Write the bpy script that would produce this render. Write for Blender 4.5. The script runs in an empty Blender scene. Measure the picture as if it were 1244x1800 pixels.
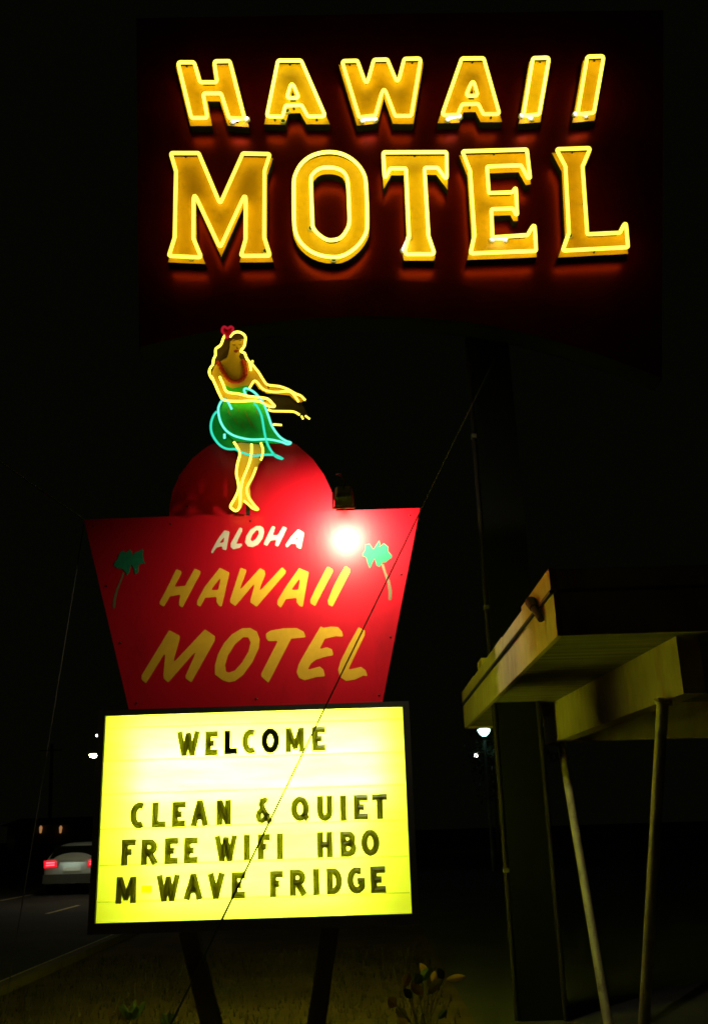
import bpy, bmesh, math, random
from mathutils import Vector, Matrix
from mathutils.geometry import tessellate_polygon
random.seed(7)
rad = math.radians
sc = bpy.context.scene
COL = sc.collection

# ------------------------------------------------------------------ camera
F, CX, CY, CAMZ = 1700.0, 622.0, 900.0, 1.6        # focal length and centre in photograph pixels
PITCH, ROLL = rad(18.2), rad(1.8)
_c, _s = math.cos(PITCH), math.sin(PITCH)
FW = Vector((0, _c, _s)); U0 = Vector((0, -_s, _c)); R0 = Vector((1, 0, 0))
RT = R0 * math.cos(ROLL) - U0 * math.sin(ROLL)
UP = U0 * math.cos(ROLL) + R0 * math.sin(ROLL)
cd = bpy.data.cameras.new('camera'); cam = bpy.data.objects.new('camera', cd); COL.objects.link(cam)
cd.sensor_fit = 'VERTICAL'; cd.sensor_height = 24; cd.lens = 24 * F / 1800; cd.clip_end = 3000; cd.clip_start = .05
M = Matrix((RT, UP, -FW)).transposed().to_4x4(); M.translation = (0, 0, CAMZ)
cam.matrix_world = M
sc.camera = cam

# ------------------------------------------------------------------ world: a clear night sky with a little town glow
w = bpy.data.worlds.new('World'); sc.world = w; w.use_nodes = True
nt = w.node_tree; nt.nodes.clear()
wo = nt.nodes.new('ShaderNodeOutputWorld'); b1 = nt.nodes.new('ShaderNodeBackground'); b2 = nt.nodes.new('ShaderNodeBackground')
sk = nt.nodes.new('ShaderNodeTexSky'); sk.sky_type = 'NISHITA'; sk.sun_disc = False; sk.sun_elevation = rad(-6); sk.sun_rotation = rad(250)
nt.links.new(sk.outputs[0], b1.inputs[0]); b1.inputs[1].default_value = .05
b2.inputs[0].default_value = (.92, 1.0, .42, 1); b2.inputs[1].default_value = .0014
ad = nt.nodes.new('ShaderNodeAddShader')
nt.links.new(b1.outputs[0], ad.inputs[0]); nt.links.new(b2.outputs[0], ad.inputs[1]); nt.links.new(ad.outputs[0], wo.inputs[0])

# ------------------------------------------------------------------ exposure and sampling
sc.view_settings.view_transform = 'Standard'; sc.view_settings.look = 'None'
sc.view_settings.exposure = 0; sc.view_settings.gamma = 1; sc.view_settings.use_curve_mapping = False
sc.render.engine = 'CYCLES'
sc.cycles.use_denoising = True
sc.cycles.use_adaptive_sampling = False
sc.cycles.max_bounces = 6; sc.cycles.diffuse_bounces = 3; sc.cycles.glossy_bounces = 3
sc.cycles.transmission_bounces = 4; sc.cycles.transparent_max_bounces = 12
sc.cycles.sample_clamp_indirect = 6; sc.cycles.caustics_reflective = False; sc.cycles.caustics_refractive = False
sc.cycles.pixel_filter_type = 'BLACKMAN_HARRIS'; sc.cycles.filter_width = 1.7

# ------------------------------------------------------------------ from a photograph pixel to a place in the world
def ray(x, y): return RT * ((x - CX) / F) - UP * ((y - CY) / F) + FW
def onY(x, y, Y, e=0.0):
    d = ray(x, y); t = Y / (d.y - e * d.x); return Vector((d.x * t, d.y * t, CAMZ + d.z * t))
def onZ(x, y, Z):
    d = ray(x, y); t = (Z - CAMZ) / d.z; return Vector((d.x * t, d.y * t, Z))
def crop(x0, y0, s, pts): return [(x0 + x / s, y0 + y / s) for x, y in pts]

# ------------------------------------------------------------------ materials
def new_mat(name):
    m = bpy.data.materials.new(name); m.use_nodes = True; m.node_tree.nodes.clear()
    o = m.node_tree.nodes.new('ShaderNodeOutputMaterial'); return m, m.node_tree, o
def paint(name, col, rough=.6, spec=.4, var=.25, scale=6, dirt=None, dirt_amt=.5, dirt_scale=3, bump=.0, bscale=40, metal=0, streak=False, coat=0):
    m, t, o = new_mat(name); N = t.nodes.new; L = t.links.new
    p = N('ShaderNodeBsdfPrincipled'); L(p.outputs[0], o.inputs[0])
    p.inputs['Roughness'].default_value = rough; p.inputs['Specular IOR Level'].default_value = spec; p.inputs['Metallic'].default_value = metal
    p.inputs['Coat Weight'].default_value = coat; p.inputs['Coat Roughness'].default_value = .25
    tc = N('ShaderNodeTexCoord'); mp = N('ShaderNodeMapping'); L(tc.outputs['Object'], mp.inputs[0])
    if streak: mp.inputs['Scale'].default_value = (1, 1, .4)
    nz = N('ShaderNodeTexNoise'); nz.inputs['Scale'].default_value = scale; nz.inputs['Detail'].default_value = 6; nz.inputs['Roughness'].default_value = .65
    L(mp.outputs[0], nz.inputs[0])
    r = N('ShaderNodeValToRGB'); r.color_ramp.elements[0].position = .3; r.color_ramp.elements[1].position = .7
    r.color_ramp.elements[0].color = tuple(c * (1 - var) for c in col) + (1,); r.color_ramp.elements[1].color = tuple(min(1, c * (1 + var * .4)) for c in col) + (1,)
    L(nz.outputs[0], r.inputs[0]); out = r.outputs[0]
    if dirt:
        n2 = N('ShaderNodeTexNoise'); n2.inputs['Scale'].default_value = dirt_scale; n2.inputs['Detail'].default_value = 8; n2.inputs['Roughness'].default_value = .7
        L(mp.outputs[0], n2.inputs[0])
        r2 = N('ShaderNodeValToRGB'); r2.color_ramp.elements[0].position = .52; r2.color_ramp.elements[1].position = .72
        r2.color_ramp.elements[0].color = (0, 0, 0, 1); r2.color_ramp.elements[1].color = (dirt_amt,) * 3 + (1,)
        L(n2.outputs[0], r2.inputs[0])
        mx = N('ShaderNodeMixRGB'); L(r2.outputs[0], mx.inputs[0]); L(out, mx.inputs[1]); mx.inputs[2].default_value = tuple(dirt) + (1,); out = mx.outputs[0]
    L(out, p.inputs['Base Color'])
    if bump:
        n3 = N('ShaderNodeTexNoise'); n3.inputs['Scale'].default_value = bscale; n3.inputs['Detail'].default_value = 5; L(mp.outputs[0], n3.inputs[0])
        bp = N('ShaderNodeBump'); bp.inputs['Strength'].default_value = bump; bp.inputs['Distance'].default_value = .02
        L(n3.outputs[0], bp.inputs['Height']); L(bp.outputs[0], p.inputs['Normal'])
    return m
def glow(name, col, strength, sample=True):
    m, t, o = new_mat(name); e = t.nodes.new('ShaderNodeEmission'); e.inputs[0].default_value = tuple(col) + (1,); e.inputs[1].default_value = strength
    t.links.new(e.outputs[0], o.inputs[0])
    if not sample: m.cycles.emission_sampling = 'NONE'
    return m
def rim_glow_shell(name, col, strength, alpha):
    """Glass round a neon tube: half see-through, emission added as a soft glow rim."""
    m, t, o = new_mat(name); e = t.nodes.new('ShaderNodeEmission'); tr = t.nodes.new('ShaderNodeBsdfTransparent'); mx = t.nodes.new('ShaderNodeMixShader')
    e.inputs[0].default_value = tuple(col) + (1,); e.inputs[1].default_value = strength; mx.inputs[0].default_value = alpha
    t.links.new(tr.outputs[0], mx.inputs[1]); t.links.new(e.outputs[0], mx.inputs[2]); t.links.new(mx.outputs[0], o.inputs[0])
    m.cycles.emission_sampling = 'NONE'; return m

MAT = {}
MAT['letter_face'] = paint('letter_face', (.84, .45, .004), .5, .35, .14, 4, (.40, .20, .01), .35, 9, .05, 60)
MAT['letter_side'] = paint('letter_side', (.012, .010, .008), .8, .2, .3, 8)
MAT['sign_red'] = paint('sign_red', (.17, .0032, .0010), .33, .2, .35, 2.5, (.06, .004, .002), .6, 5, .04, 30, metal=.7)
MAT['sign_back'] = paint('sign_back', (.006, .005, .005), .7, .3, .3, 5)
MAT['enamel_red'] = paint('enamel_red', (.70, .005, .018), .40, .4, .10, 1.5, (.36, .006, .010), .5, 3, .03, 25, streak=True)
MAT['enamel_edge'] = paint('enamel_edge', (.08, .008, .008), .6, .3, .3, 6)
MAT['paint_yellow'] = paint('paint_yellow', (.94, .54, .03), .5, .3, .14, 8, (.80, .42, .03), .5, 14)
MAT['paint_cream'] = paint('paint_cream', (.85, .76, .56), .5, .3, .12, 8)
MAT['paint_green'] = paint('paint_green', (.02, .30, .14), .6, .3, .25, 20)
MAT['paint_trunk'] = paint('paint_trunk', (.26, .22, .10), .6, .3, .25, 20)
MAT['neon_core'] = glow('neon_core', (1.0, .82, .055), 8.4); MAT['neon_lime_core'] = glow('neon_lime_core', (.98, .94, .08), 9.6); MAT['neon_amber_core'] = glow('neon_amber_core', (1.0, .76, .045), 6.6)
MAT['neon_rim_glow'] = rim_glow_shell('neon_rim_glow', (1.0, .80, .05), 1.1, .50)
MAT['neon_hot'] = glow('neon_hot', (1.0, .93, .55), 6.0)
MAT['neon_warm_core'] = glow('neon_warm_core', (1.0, .74, .07), 6)
MAT['neon_warm_rim_glow'] = rim_glow_shell('neon_warm_rim_glow', (1.0, .68, .03), .85, .55)
MAT['teal_core'] = glow('teal_core', (.22, 1.0, .72), 2.2)
MAT['teal_rim_glow'] = rim_glow_shell('teal_rim_glow', (.02, .75, .50), .8, .5)
MAT['deep_teal_core'] = glow('deep_teal_core', (.06, 1.0, .66), 1.2)
MAT['heart_core'] = glow('heart_core', (1.0, .02, .05), .42)
MAT['porcelain'] = paint('porcelain', (.6, .58, .5), .3, .5, .15, 20)
MAT['black'] = paint('black', (.010, .010, .009), .6, .3, .3, 10)
MAT['cabinet'] = paint('cabinet', (.035, .033, .024), .55, .4, .35, 6, (.08, .06, .03), .4, 10)
MAT['steel'] = paint('steel', (.09, .085, .06), .6, .4, .35, 8, (.10, .05, .02), .5, 8)
MAT['skin'] = paint('skin', (.78, .48, .08), .6, .3, .12, 8)
MAT['hair'] = paint('hair', (.045, .013, .006), .6, .3, .3, 15)
MAT['flower'] = paint('flower', (.75, .012, .03), .5, .3, .3, 40)
MAT['lei'] = paint('lei', (.50, .03, .02), .5, .3, .3, 30)
MAT['lips'] = paint('lips', (.42, .03, .02), .5, .3, .1, 30)
MAT['brow'] = paint('brow', (.10, .035, .012), .6, .3, .1, 30)
MAT['skirt'] = paint('skirt', (.03, .58, .06), .6, .3, .25, 14)
MAT['skirt_line'] = paint('skirt_line', (.35, .45, .05), .6, .3, .2, 14)
MAT['dark_arm'] = paint('dark_arm', (.022, .013, .007), .7, .3, .3, 14)
MAT['canopy_paint'] = paint('canopy_paint', (.55, .43, .17), .7, .25, .28, 4, (.34, .13, .06), .8, 2.2, .25, 30, streak=True)
MAT['canopy_edge'] = paint('canopy_edge', (.10, .09, .06), .7, .3, .3, 5)
MAT['strut_paint'] = paint('strut_paint', (.40, .34, .16), .5, .4, .3, 5, (.12, .07, .02), .75, 9, .04, 40)
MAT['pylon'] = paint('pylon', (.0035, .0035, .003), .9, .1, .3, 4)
MAT['conduit'] = paint('conduit', (.014, .010, .007), .8, .2, .3, 8)
MAT['wire'] = paint('wire', (.02, .02, .015), .5, .4, .2, 10)
MAT['wood'] = paint('wood', (.14, .075, .045), .8, .2, .4, 8, streak=True)

# soffit: painted boards with fine joints
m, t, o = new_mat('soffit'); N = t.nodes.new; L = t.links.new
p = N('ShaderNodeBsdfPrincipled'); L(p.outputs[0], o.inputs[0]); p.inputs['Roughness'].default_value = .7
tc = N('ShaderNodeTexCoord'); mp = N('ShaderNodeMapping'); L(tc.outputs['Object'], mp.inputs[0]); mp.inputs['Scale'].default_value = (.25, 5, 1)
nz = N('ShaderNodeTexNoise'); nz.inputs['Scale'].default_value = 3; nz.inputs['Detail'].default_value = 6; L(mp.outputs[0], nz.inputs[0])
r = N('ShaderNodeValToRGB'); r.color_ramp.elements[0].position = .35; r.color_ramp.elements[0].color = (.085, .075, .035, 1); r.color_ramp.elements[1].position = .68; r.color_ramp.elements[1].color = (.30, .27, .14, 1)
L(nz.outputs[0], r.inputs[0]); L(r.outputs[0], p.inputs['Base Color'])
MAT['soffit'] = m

# back-lit acrylic sheet: lets the fluorescent tubes behind it shine through
m, t, o = new_mat('acrylic'); N = t.nodes.new; L = t.links.new
tr = N('ShaderNodeBsdfTranslucent'); em = N('ShaderNodeEmission'); a = N('ShaderNodeAddShader')
tc = N('ShaderNodeTexCoord'); mp = N('ShaderNodeMapping'); L(tc.outputs['Object'], mp.inputs[0]); mp.inputs['Scale'].default_value = (.6, 1, 6)
nz = N('ShaderNodeTexNoise'); nz.inputs['Scale'].default_value = 2.2; nz.inputs['Detail'].default_value = 7; nz.inputs['Roughness'].default_value = .7; L(mp.outputs[0], nz.inputs[0])
r = N('ShaderNodeValToRGB'); r.color_ramp.elements[0].position = .30; r.color_ramp.elements[0].color = (.72, .80, .040, 1); r.color_ramp.elements[1].position = .62; r.color_ramp.elements[1].color = (.88, .97, .072, 1)
L(nz.outputs[0], r.inputs[0]); L(r.outputs[0], tr.inputs[0])
em.inputs[0].default_value = (.88, 1.0, .003, 1); em.inputs[1].default_value = .38
L(tr.outputs[0], a.inputs[0]); L(em.outputs[0], a.inputs[1]); L(a.outputs[0], o.inputs[0])
MAT['acrylic'] = m
MAT['fluorescent'] = glow('fluorescent', (.95, 1.0, .92), 85)
MAT['fluorescent_dim'] = glow('fluorescent_dim', (.95, 1.0, .85), 32)
m, t, o = new_mat('reader_plastic'); N = t.nodes.new; L = t.links.new
p = N('ShaderNodeBsdfPrincipled'); p.inputs['Base Color'].default_value = (.24, .23, .02, 1); p.inputs['Roughness'].default_value = .36
tr = N('ShaderNodeBsdfTranslucent'); tr.inputs[0].default_value = (.62, .60, .03, 1); mx = N('ShaderNodeMixShader'); mx.inputs[0].default_value = .30
L(p.outputs[0], mx.inputs[1]); L(tr.outputs[0], mx.inputs[2]); L(mx.outputs[0], o.inputs[0])
MAT['reader_plastic'] = m
MAT['reader_black'] = paint('reader_black', (.02, .02, .006), .4, .4, .2, 20)
m, t, o = new_mat('rail_plastic'); N = t.nodes.new; L = t.links.new
tr = N('ShaderNodeBsdfTranslucent'); tr.inputs[0].default_value = (.8, .78, .05, 1); ts = N('ShaderNodeBsdfTransparent'); ts.inputs[0].default_value = (.97, .97, .80, 1); mx = N('ShaderNodeMixShader'); mx.inputs[0].default_value = .14
L(ts.outputs[0], mx.inputs[1]); L(tr.outputs[0], mx.inputs[2]); L(mx.outputs[0], o.inputs[0])
MAT['rail_plastic'] = m

# ------------------------------------------------------------------ object helpers
def finish(o, parent=None):
    COL.objects.link(o)
    if parent is not None:
        o.parent = parent; o.matrix_parent_inverse = Matrix.Translation(-wloc[parent.name])
WL = {}
class _W(dict): pass
wloc = _W()
def obj(name, verts, faces, mats, parent=None, midx=None, smooth=False):
    verts = [Vector(v) for v in verts]
    lo = Vector([min(v[i] for v in verts) for i in range(3)]); hi = Vector([max(v[i] for v in verts) for i in range(3)])
    c = (lo + hi) / 2; c.z = lo.z
    me = bpy.data.meshes.new(name); me.from_pydata([v - c for v in verts], [], faces); me.update()
    if not isinstance(mats, (list, tuple)): mats = [mats]
    for mm in mats: me.materials.append(MAT[mm] if isinstance(mm, str) else mm)
    if midx: me.polygons.foreach_set('material_index', midx)
    if smooth: me.polygons.foreach_set('use_smooth', [True] * len(me.polygons))
    bm = bmesh.new(); bm.from_mesh(me); bmesh.ops.recalc_face_normals(bm, faces=bm.faces[:]); bm.to_mesh(me); bm.free()
    ob = bpy.data.objects.new(name, me); ob.location = c; finish(ob, parent); wloc[ob.name] = c
    return ob
def thing(name, loc, label, cat, group=None):
    e = bpy.data.objects.new(name, None); e.location = loc; e.empty_display_size = .2; COL.objects.link(e); wloc[e.name] = Vector(loc)
    return tag(e, label, cat, group)
def tag(o, label=None, cat=None, group=None, kind=None):
    if label: o['label'] = label
    if cat: o['category'] = cat
    if group: o['group'] = group
    if kind: o['kind'] = kind
    return o
class MB:
    """collects shapes; build() links them as one mesh"""
    def __init__(s): s.v = []; s.f = []; s.m = []
    def add(s, v, f, mi=0):
        n = len(s.v); s.v += [Vector(q) for q in v]; s.f += [tuple(i + n for i in g) for g in f]; s.m += [mi] * len(f) if isinstance(mi, int) else mi; return s
    def box(s, lo, hi, mi=0):
        x0, y0, z0 = lo; x1, y1, z1 = hi
        return s.add([(x0, y0, z0), (x1, y0, z0), (x1, y1, z0), (x0, y1, z0), (x0, y0, z1), (x1, y0, z1), (x1, y1, z1), (x0, y1, z1)],
                     [(0, 3, 2, 1), (4, 5, 6, 7), (0, 1, 5, 4), (1, 2, 6, 5), (2, 3, 7, 6), (3, 0, 4, 7)], mi)
    def bar(s, a, b, wx, wy=None, mi=0, up=(0, 1, 0)):
        a, b = Vector(a), Vector(b); wy = wy or wx; d = (b - a).normalized(); u = Vector(up)
        if abs(d.dot(u)) > .95: u = Vector((1, 0, 0))
        x = d.cross(u).normalized() * wx / 2; y = x.cross(d).normalized() * wy / 2
        v = [q + i * x + j * y for q in (a, b) for i, j in ((-1, -1), (1, -1), (1, 1), (-1, 1))]
        return s.add(v, [(0, 3, 2, 1), (4, 5, 6, 7), (0, 1, 5, 4), (1, 2, 6, 5), (2, 3, 7, 6), (3, 0, 4, 7)], mi)
    def cone(s, a, b, r0, r1=None, n=12, mi=0):
        a, b = Vector(a), Vector(b); r1 = r0 if r1 is None else r1; d = (b - a).normalized(); u = Vector((0, 1, 0)) if abs(d.y) < .9 else Vector((1, 0, 0))
        x = d.cross(u).normalized(); y = d.cross(x)
        v = [q + (x * math.cos(2 * math.pi * i / n) + y * math.sin(2 * math.pi * i / n)) * rr for q, rr in ((a, r0), (b, r1)) for i in range(n)]
        f = [(i, (i + 1) % n, n + (i + 1) % n, n + i) for i in range(n)] + [tuple(range(n))[::-1], tuple(range(n, 2 * n))]
        return s.add(v, f, mi)
    def ball(s, c, r, n=8, mi=0, sc=(1, 1, 1)):
        c = Vector(c); v = []; f = []; k = n // 2
        for j in range(k + 1):
            ph = math.pi * j / k
            for i in range(n):
                th = 2 * math.pi * i / n; v.append(c + Vector((r * sc[0] * math.sin(ph) * math.cos(th), r * sc[1] * math.sin(ph) * math.sin(th), r * sc[2] * math.cos(ph))))
        for j in range(k):
            for i in range(n): f.append((j * n + i, j * n + (i + 1) % n, (j + 1) * n + (i + 1) % n, (j + 1) * n + i))
        return s.add(v, f, mi)
    def lathe(s, c, prof, n=20, mi=0):
        c = Vector(c); v = []; f = []
        for r_, z in prof:
            for i in range(n): v.append(c + Vector((r_ * math.cos(2 * math.pi * i / n), r_ * math.sin(2 * math.pi * i / n), z)))
        for j in range(len(prof) - 1):
            for i in range(n): f.append((j * n + i, j * n + (i + 1) % n, (j + 1) * n + (i + 1) % n, (j + 1) * n + i))
        return s.add(v, f, mi)
    def build(s, name, mats, parent=None, smooth=False): return obj(name, s.v, s.f, mats, parent, s.m, smooth)

def fillet(pts, r, closed=True, n=4):
    out = []; N_ = len(pts)
    for i, p_ in enumerate(pts):
        p_ = Vector(p_)
        if not closed and i in (0, N_ - 1): out.append(p_); continue
        a_ = Vector(pts[i - 1]) - p_; b_ = Vector(pts[(i + 1) % N_]) - p_
        la, lb = a_.length, b_.length
        ang = a_.angle(b_) if la > 1e-9 and lb > 1e-9 else math.pi
        d_ = min(r / max(.05, math.tan(ang / 2)), .45 * la, .45 * lb)
        if ang > 2.9: out.append(p_); continue
        A, B = p_ + a_ / la * d_, p_ + b_ / lb * d_
        for k in range(n + 1):
            t_ = k / n; out.append(A * (1 - t_) ** 2 + p_ * 2 * t_ * (1 - t_) + B * t_ ** 2)
    return out
def catmull(pts, n=5, closed=False):
    P_ = [Vector(q) for q in pts]; out = []; L_ = len(P_)
    rng = range(L_ if closed else L_ - 1)
    for i in rng:
        g = lambda k: P_[k % L_] if closed else P_[max(0, min(L_ - 1, k))]
        p0, p1, p2, p3 = g(i - 1), g(i), g(i + 1), g(i + 2)
        for k in range(n):
            t_ = k / n
            out.append(.5 * ((2 * p1) + (p2 - p0) * t_ + (2 * p0 - 5 * p1 + 4 * p2 - p3) * t_ ** 2 + (3 * p1 - p0 - 3 * p2 + p3) * t_ ** 3))
    if not closed: out.append(P_[-1])
    return out
def area2(p): return sum(p[i - 1][0] * p[i][1] - p[i][0] * p[i - 1][1] for i in range(len(p))) / 2
def offset(p, d, limit=3.2):
    """offset a closed 2D outline outwards by d with mitred corners"""
    s_ = 1 if area2(p) > 0 else -1; out = []; n = len(p)
    for i in range(n):
        a_, b_, c_ = Vector(p[i - 1]), Vector(p[i]), Vector(p[(i + 1) % n])
        d1 = (b_ - a_).normalized(); d2 = (c_ - b_).normalized()
        n1 = Vector((d1.y, -d1.x)) * s_; n2 = Vector((d2.y, -d2.x)) * s_
        mm = (n1 + n2)
        if mm.length < 1e-4: out.append(b_ + n1 * d); continue
        mm.normalize(); k = 1 / max(1 / limit, mm.dot(n1)); out.append(b_ + mm * d * k)
    return out
def tube(path, r, closed=False, n=8):
    """round tube along a 3D path lying near a plane facing -Y"""
    P_ = [Vector(q) for q in path]
    Q = [P_[0]]
    for q in P_[1:]:
        if (q - Q[-1]).length > 1e-4: Q.append(q)
    if closed and (Q[0] - Q[-1]).length < 1e-4: Q.pop()
    P_ = Q; L_ = len(P_); v = []; f = []
    ref = Vector((0, -1, 0)); tdir = [((P_[(i + 1) % L_] if closed or i < L_ - 1 else P_[i]) - (P_[i - 1] if closed or i > 0 else P_[i])).normalized() for i in range(L_)]
    if max(abs(t_.dot(ref)) for t_ in tdir) > .9: ref = Vector((1, 0, .3)).normalized()
    for i in range(L_):
        s_ = tdir[i].cross(ref).normalized(); u_ = s_.cross(tdir[i])
        for k in range(n):
            th = 2 * math.pi * k / n; v.append(P_[i] + (s_ * math.cos(th) + u_ * math.sin(th)) * r)
    for i in range(L_ if closed else L_ - 1):
        j = (i + 1) % L_
        for k in range(n): f.append((i * n + k, i * n + (k + 1) % n, j * n + (k + 1) % n, j * n + k))
    if not closed: f += [tuple(range(n))[::-1], tuple(range((L_ - 1) * n, L_ * n))]
    return v, f
def prism(loops, depth, back=True, mi_face=0, mi_side=1):
    """loops: 3D outlines (first outer, then holes) of the front; extruded by depth along +Y"""
    loops = [[Vector(q) for q in l] for l in loops]
    flat = [q for l in loops for q in l]; n = len(flat)
    tri = tessellate_polygon([[Vector((q.x, q.z, 0)) for q in l] for l in loops])
    v = flat + [q + Vector((0, depth, 0)) for q in flat]
    f = [tuple(t_) for t_ in tri]; mi = [mi_face] * len(f)
    if back: f += [tuple(i + n for i in t_)[::-1] for t_ in tri]; mi += [mi_side] * len(tri)
    k = 0
    for l in loops:
        for i in range(len(l)): a_, b_ = k + i, k + (i + 1) % len(l); f.append((a_, b_, b_ + n, a_ + n)); mi.append(mi_side)
        k += len(l)
    return v, f, mi
def plate(name, loops_px, Y, depth, mats, parent, rpx=2.0, e=0.0, sm=False, label=None):
    """flat plate traced at distance Y, with its own thickness"""
    lp = []
    for l in loops_px:
        q = catmull([(x, y, 0) for x, y in l], 3, True) if sm else fillet([(x, y, 0) for x, y in l], rpx, True, 3)
        lp.append([onY(a_.x, a_.y, Y, e) for a_ in q])
    v, f, mi = prism(lp, depth)
    if not isinstance(mats, (list, tuple)): mats = [mats, mats]
    o_ = obj(name, v, f, list(mats), parent, mi)
    if label: o_['label'] = label
    return o_

# ================================================================== THE SETTING
def sheet(name, x0, x1, y0, y1, z, mat, parent=None):
    o_ = obj(name, [(x0, y0, z), (x1, y0, z), (x1, y1, z), (x0, y1, z)], [(0, 1, 2, 3)], mat, parent)
    if parent is None: o_['kind'] = 'structure'
    return o_
MAT['soil'] = paint('soil', (.10, .062, .026), .95, .1, .5, 1.2, (.03, .035, .012), .8, .8, .5, 12)
MAT['asphalt'] = paint('asphalt', (.05, .047, .042), .9, .2, .35, .7, (.03, .03, .028), .6, 2, .3, 60)
MAT['concrete'] = paint('concrete', (.15, .11, .07), .85, .2, .3, 3, (.10, .08, .05), .6, 5, .2, 40)
MAT['line_paint'] = paint('line_paint', (.62, .52, .30), .8, .2, .35, 6, (.15, .12, .08), .8, 9)
MAT['grass'] = paint('grass', (.034, .030, .011), .8, .2, .5, 3)
sheet('ground', -400, 400, -40, 900, 0, 'soil')
road = sheet('road', -16.5, -4.15, -40, 700, .004, 'asphalt')
sheet('lane_line', -4.42, -4.28, -20, 300, .008, 'line_paint', road)
for k in range(-2, 10): sheet('lane_line', -7.30, -7.19, 23.6 + k * 9 - 18, 26.2 + k * 9 - 18, .008, 'line_paint', road)
for k in range(-3, 10): sheet('lane_line', -10.36, -10.24, 29.2 + k * 9 - 9, 33.6 + k * 9 - 9, .008, 'line_paint', road)
kerb = MB()
for k in range(22): kerb.box((-4.13, -8 + k * 3 + .006, 0), (-3.99, -8 + k * 3 + 2.994, .10))
tag(kerb.build('kerb', 'concrete'), kind='structure')
sheet('driveway', .9, 60, -20, 40, .005, 'asphalt')
def blades(n, xr, yr, h0, h1, mat, name, kind_label, cat):
    mb = MB()
    for _ in range(n):
        x, y = random.uniform(*xr), random.uniform(*yr); h = random.uniform(h0, h1); a_ = random.uniform(0, 6.28); wv = random.uniform(.004, .010)
        dx, dy = math.cos(a_), math.sin(a_); ln = random.uniform(.1, .6) * h
        mb.add([(x - dy * wv, y + dx * wv, 0), (x + dy * wv, y - dx * wv, 0), (x + dx * ln, y + dy * ln, h)], [(0, 1, 2)])
    o_ = mb.build(name, mat); return tag(o_, kind_label, cat, kind='stuff')
blades(5000, (-3.9, .8), (8.2, 15), .02, .09, 'grass', 'grass', 'short rough grass growing on the verge below the signs', 'grass')

# ================================================================== BIG NEON SIGN
SY, SE = 8.95, .018                       # front of its panel
FY = SY - .11                             # faces of the letters
TY = FY - .088                            # neon tubes stand clear of the faces
big = thing('neon_sign', (1.48, 9.4, 0), 'huge dark red pylon sign with eleven glowing yellow neon letters in two rows', 'neon sign')
top = [(240, 32), (700, 24), (1165, 18)]
arch = [(1162, 668), (1090, 640), (1000, 610), (910, 586), (820, 570), (720, 561), (620, 560), (520, 566), (420, 578), (330, 594), (245, 614)]
v, f, mi = prism([[onY(x, y, SY, SE) for x, y in top + arch]], .26)
panel = obj('panel', v, f, ['sign_red', 'sign_back'], big, mi)
band_t = [(1160, 600), (1090, 572), (1000, 543), (910, 520), (820, 503), (720, 494), (620, 491), (530, 496), (440, 508), (340, 529), (247, 554)]
v, f, mi = prism([[onY(x, y, SY - .05, SE) for x, y in catmull([(a_, b_, 0) for a_, b_ in band_t[::-1]], 3) and [(q.x, q.y) for q in catmull([(a_, b_, 0) for a_, b_ in band_t[::-1]], 3)] + [(q.x, q.y) for q in catmull([(a_, b_ - 4, 0) for a_, b_ in arch], 3)]]], .05)
obj('valance', v, f, ['sign_red', 'sign_back'], big, mi)
pl, pr = onZ(873, 1235, 2.7).x, onZ(946, 1235, 2.7).x
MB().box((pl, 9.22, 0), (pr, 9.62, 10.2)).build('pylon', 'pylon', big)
MB().cone((pl - .03, 9.25, 0), (pl - .03, 9.25, 8.0), .022).build('conduit', 'conduit', big)
MB().cone((pr - .03, 9.19, 0), (pr - .03, 9.19, 2.695), .022).build('conduit', 'conduit', big)
for z in (1.2, 3.6, 5.4, 7.0): MB().box((pl - .056, 9.218, z), (pl - .004, 9.28, z + .04)).build('pipe_clamp', 'steel', big)

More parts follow.
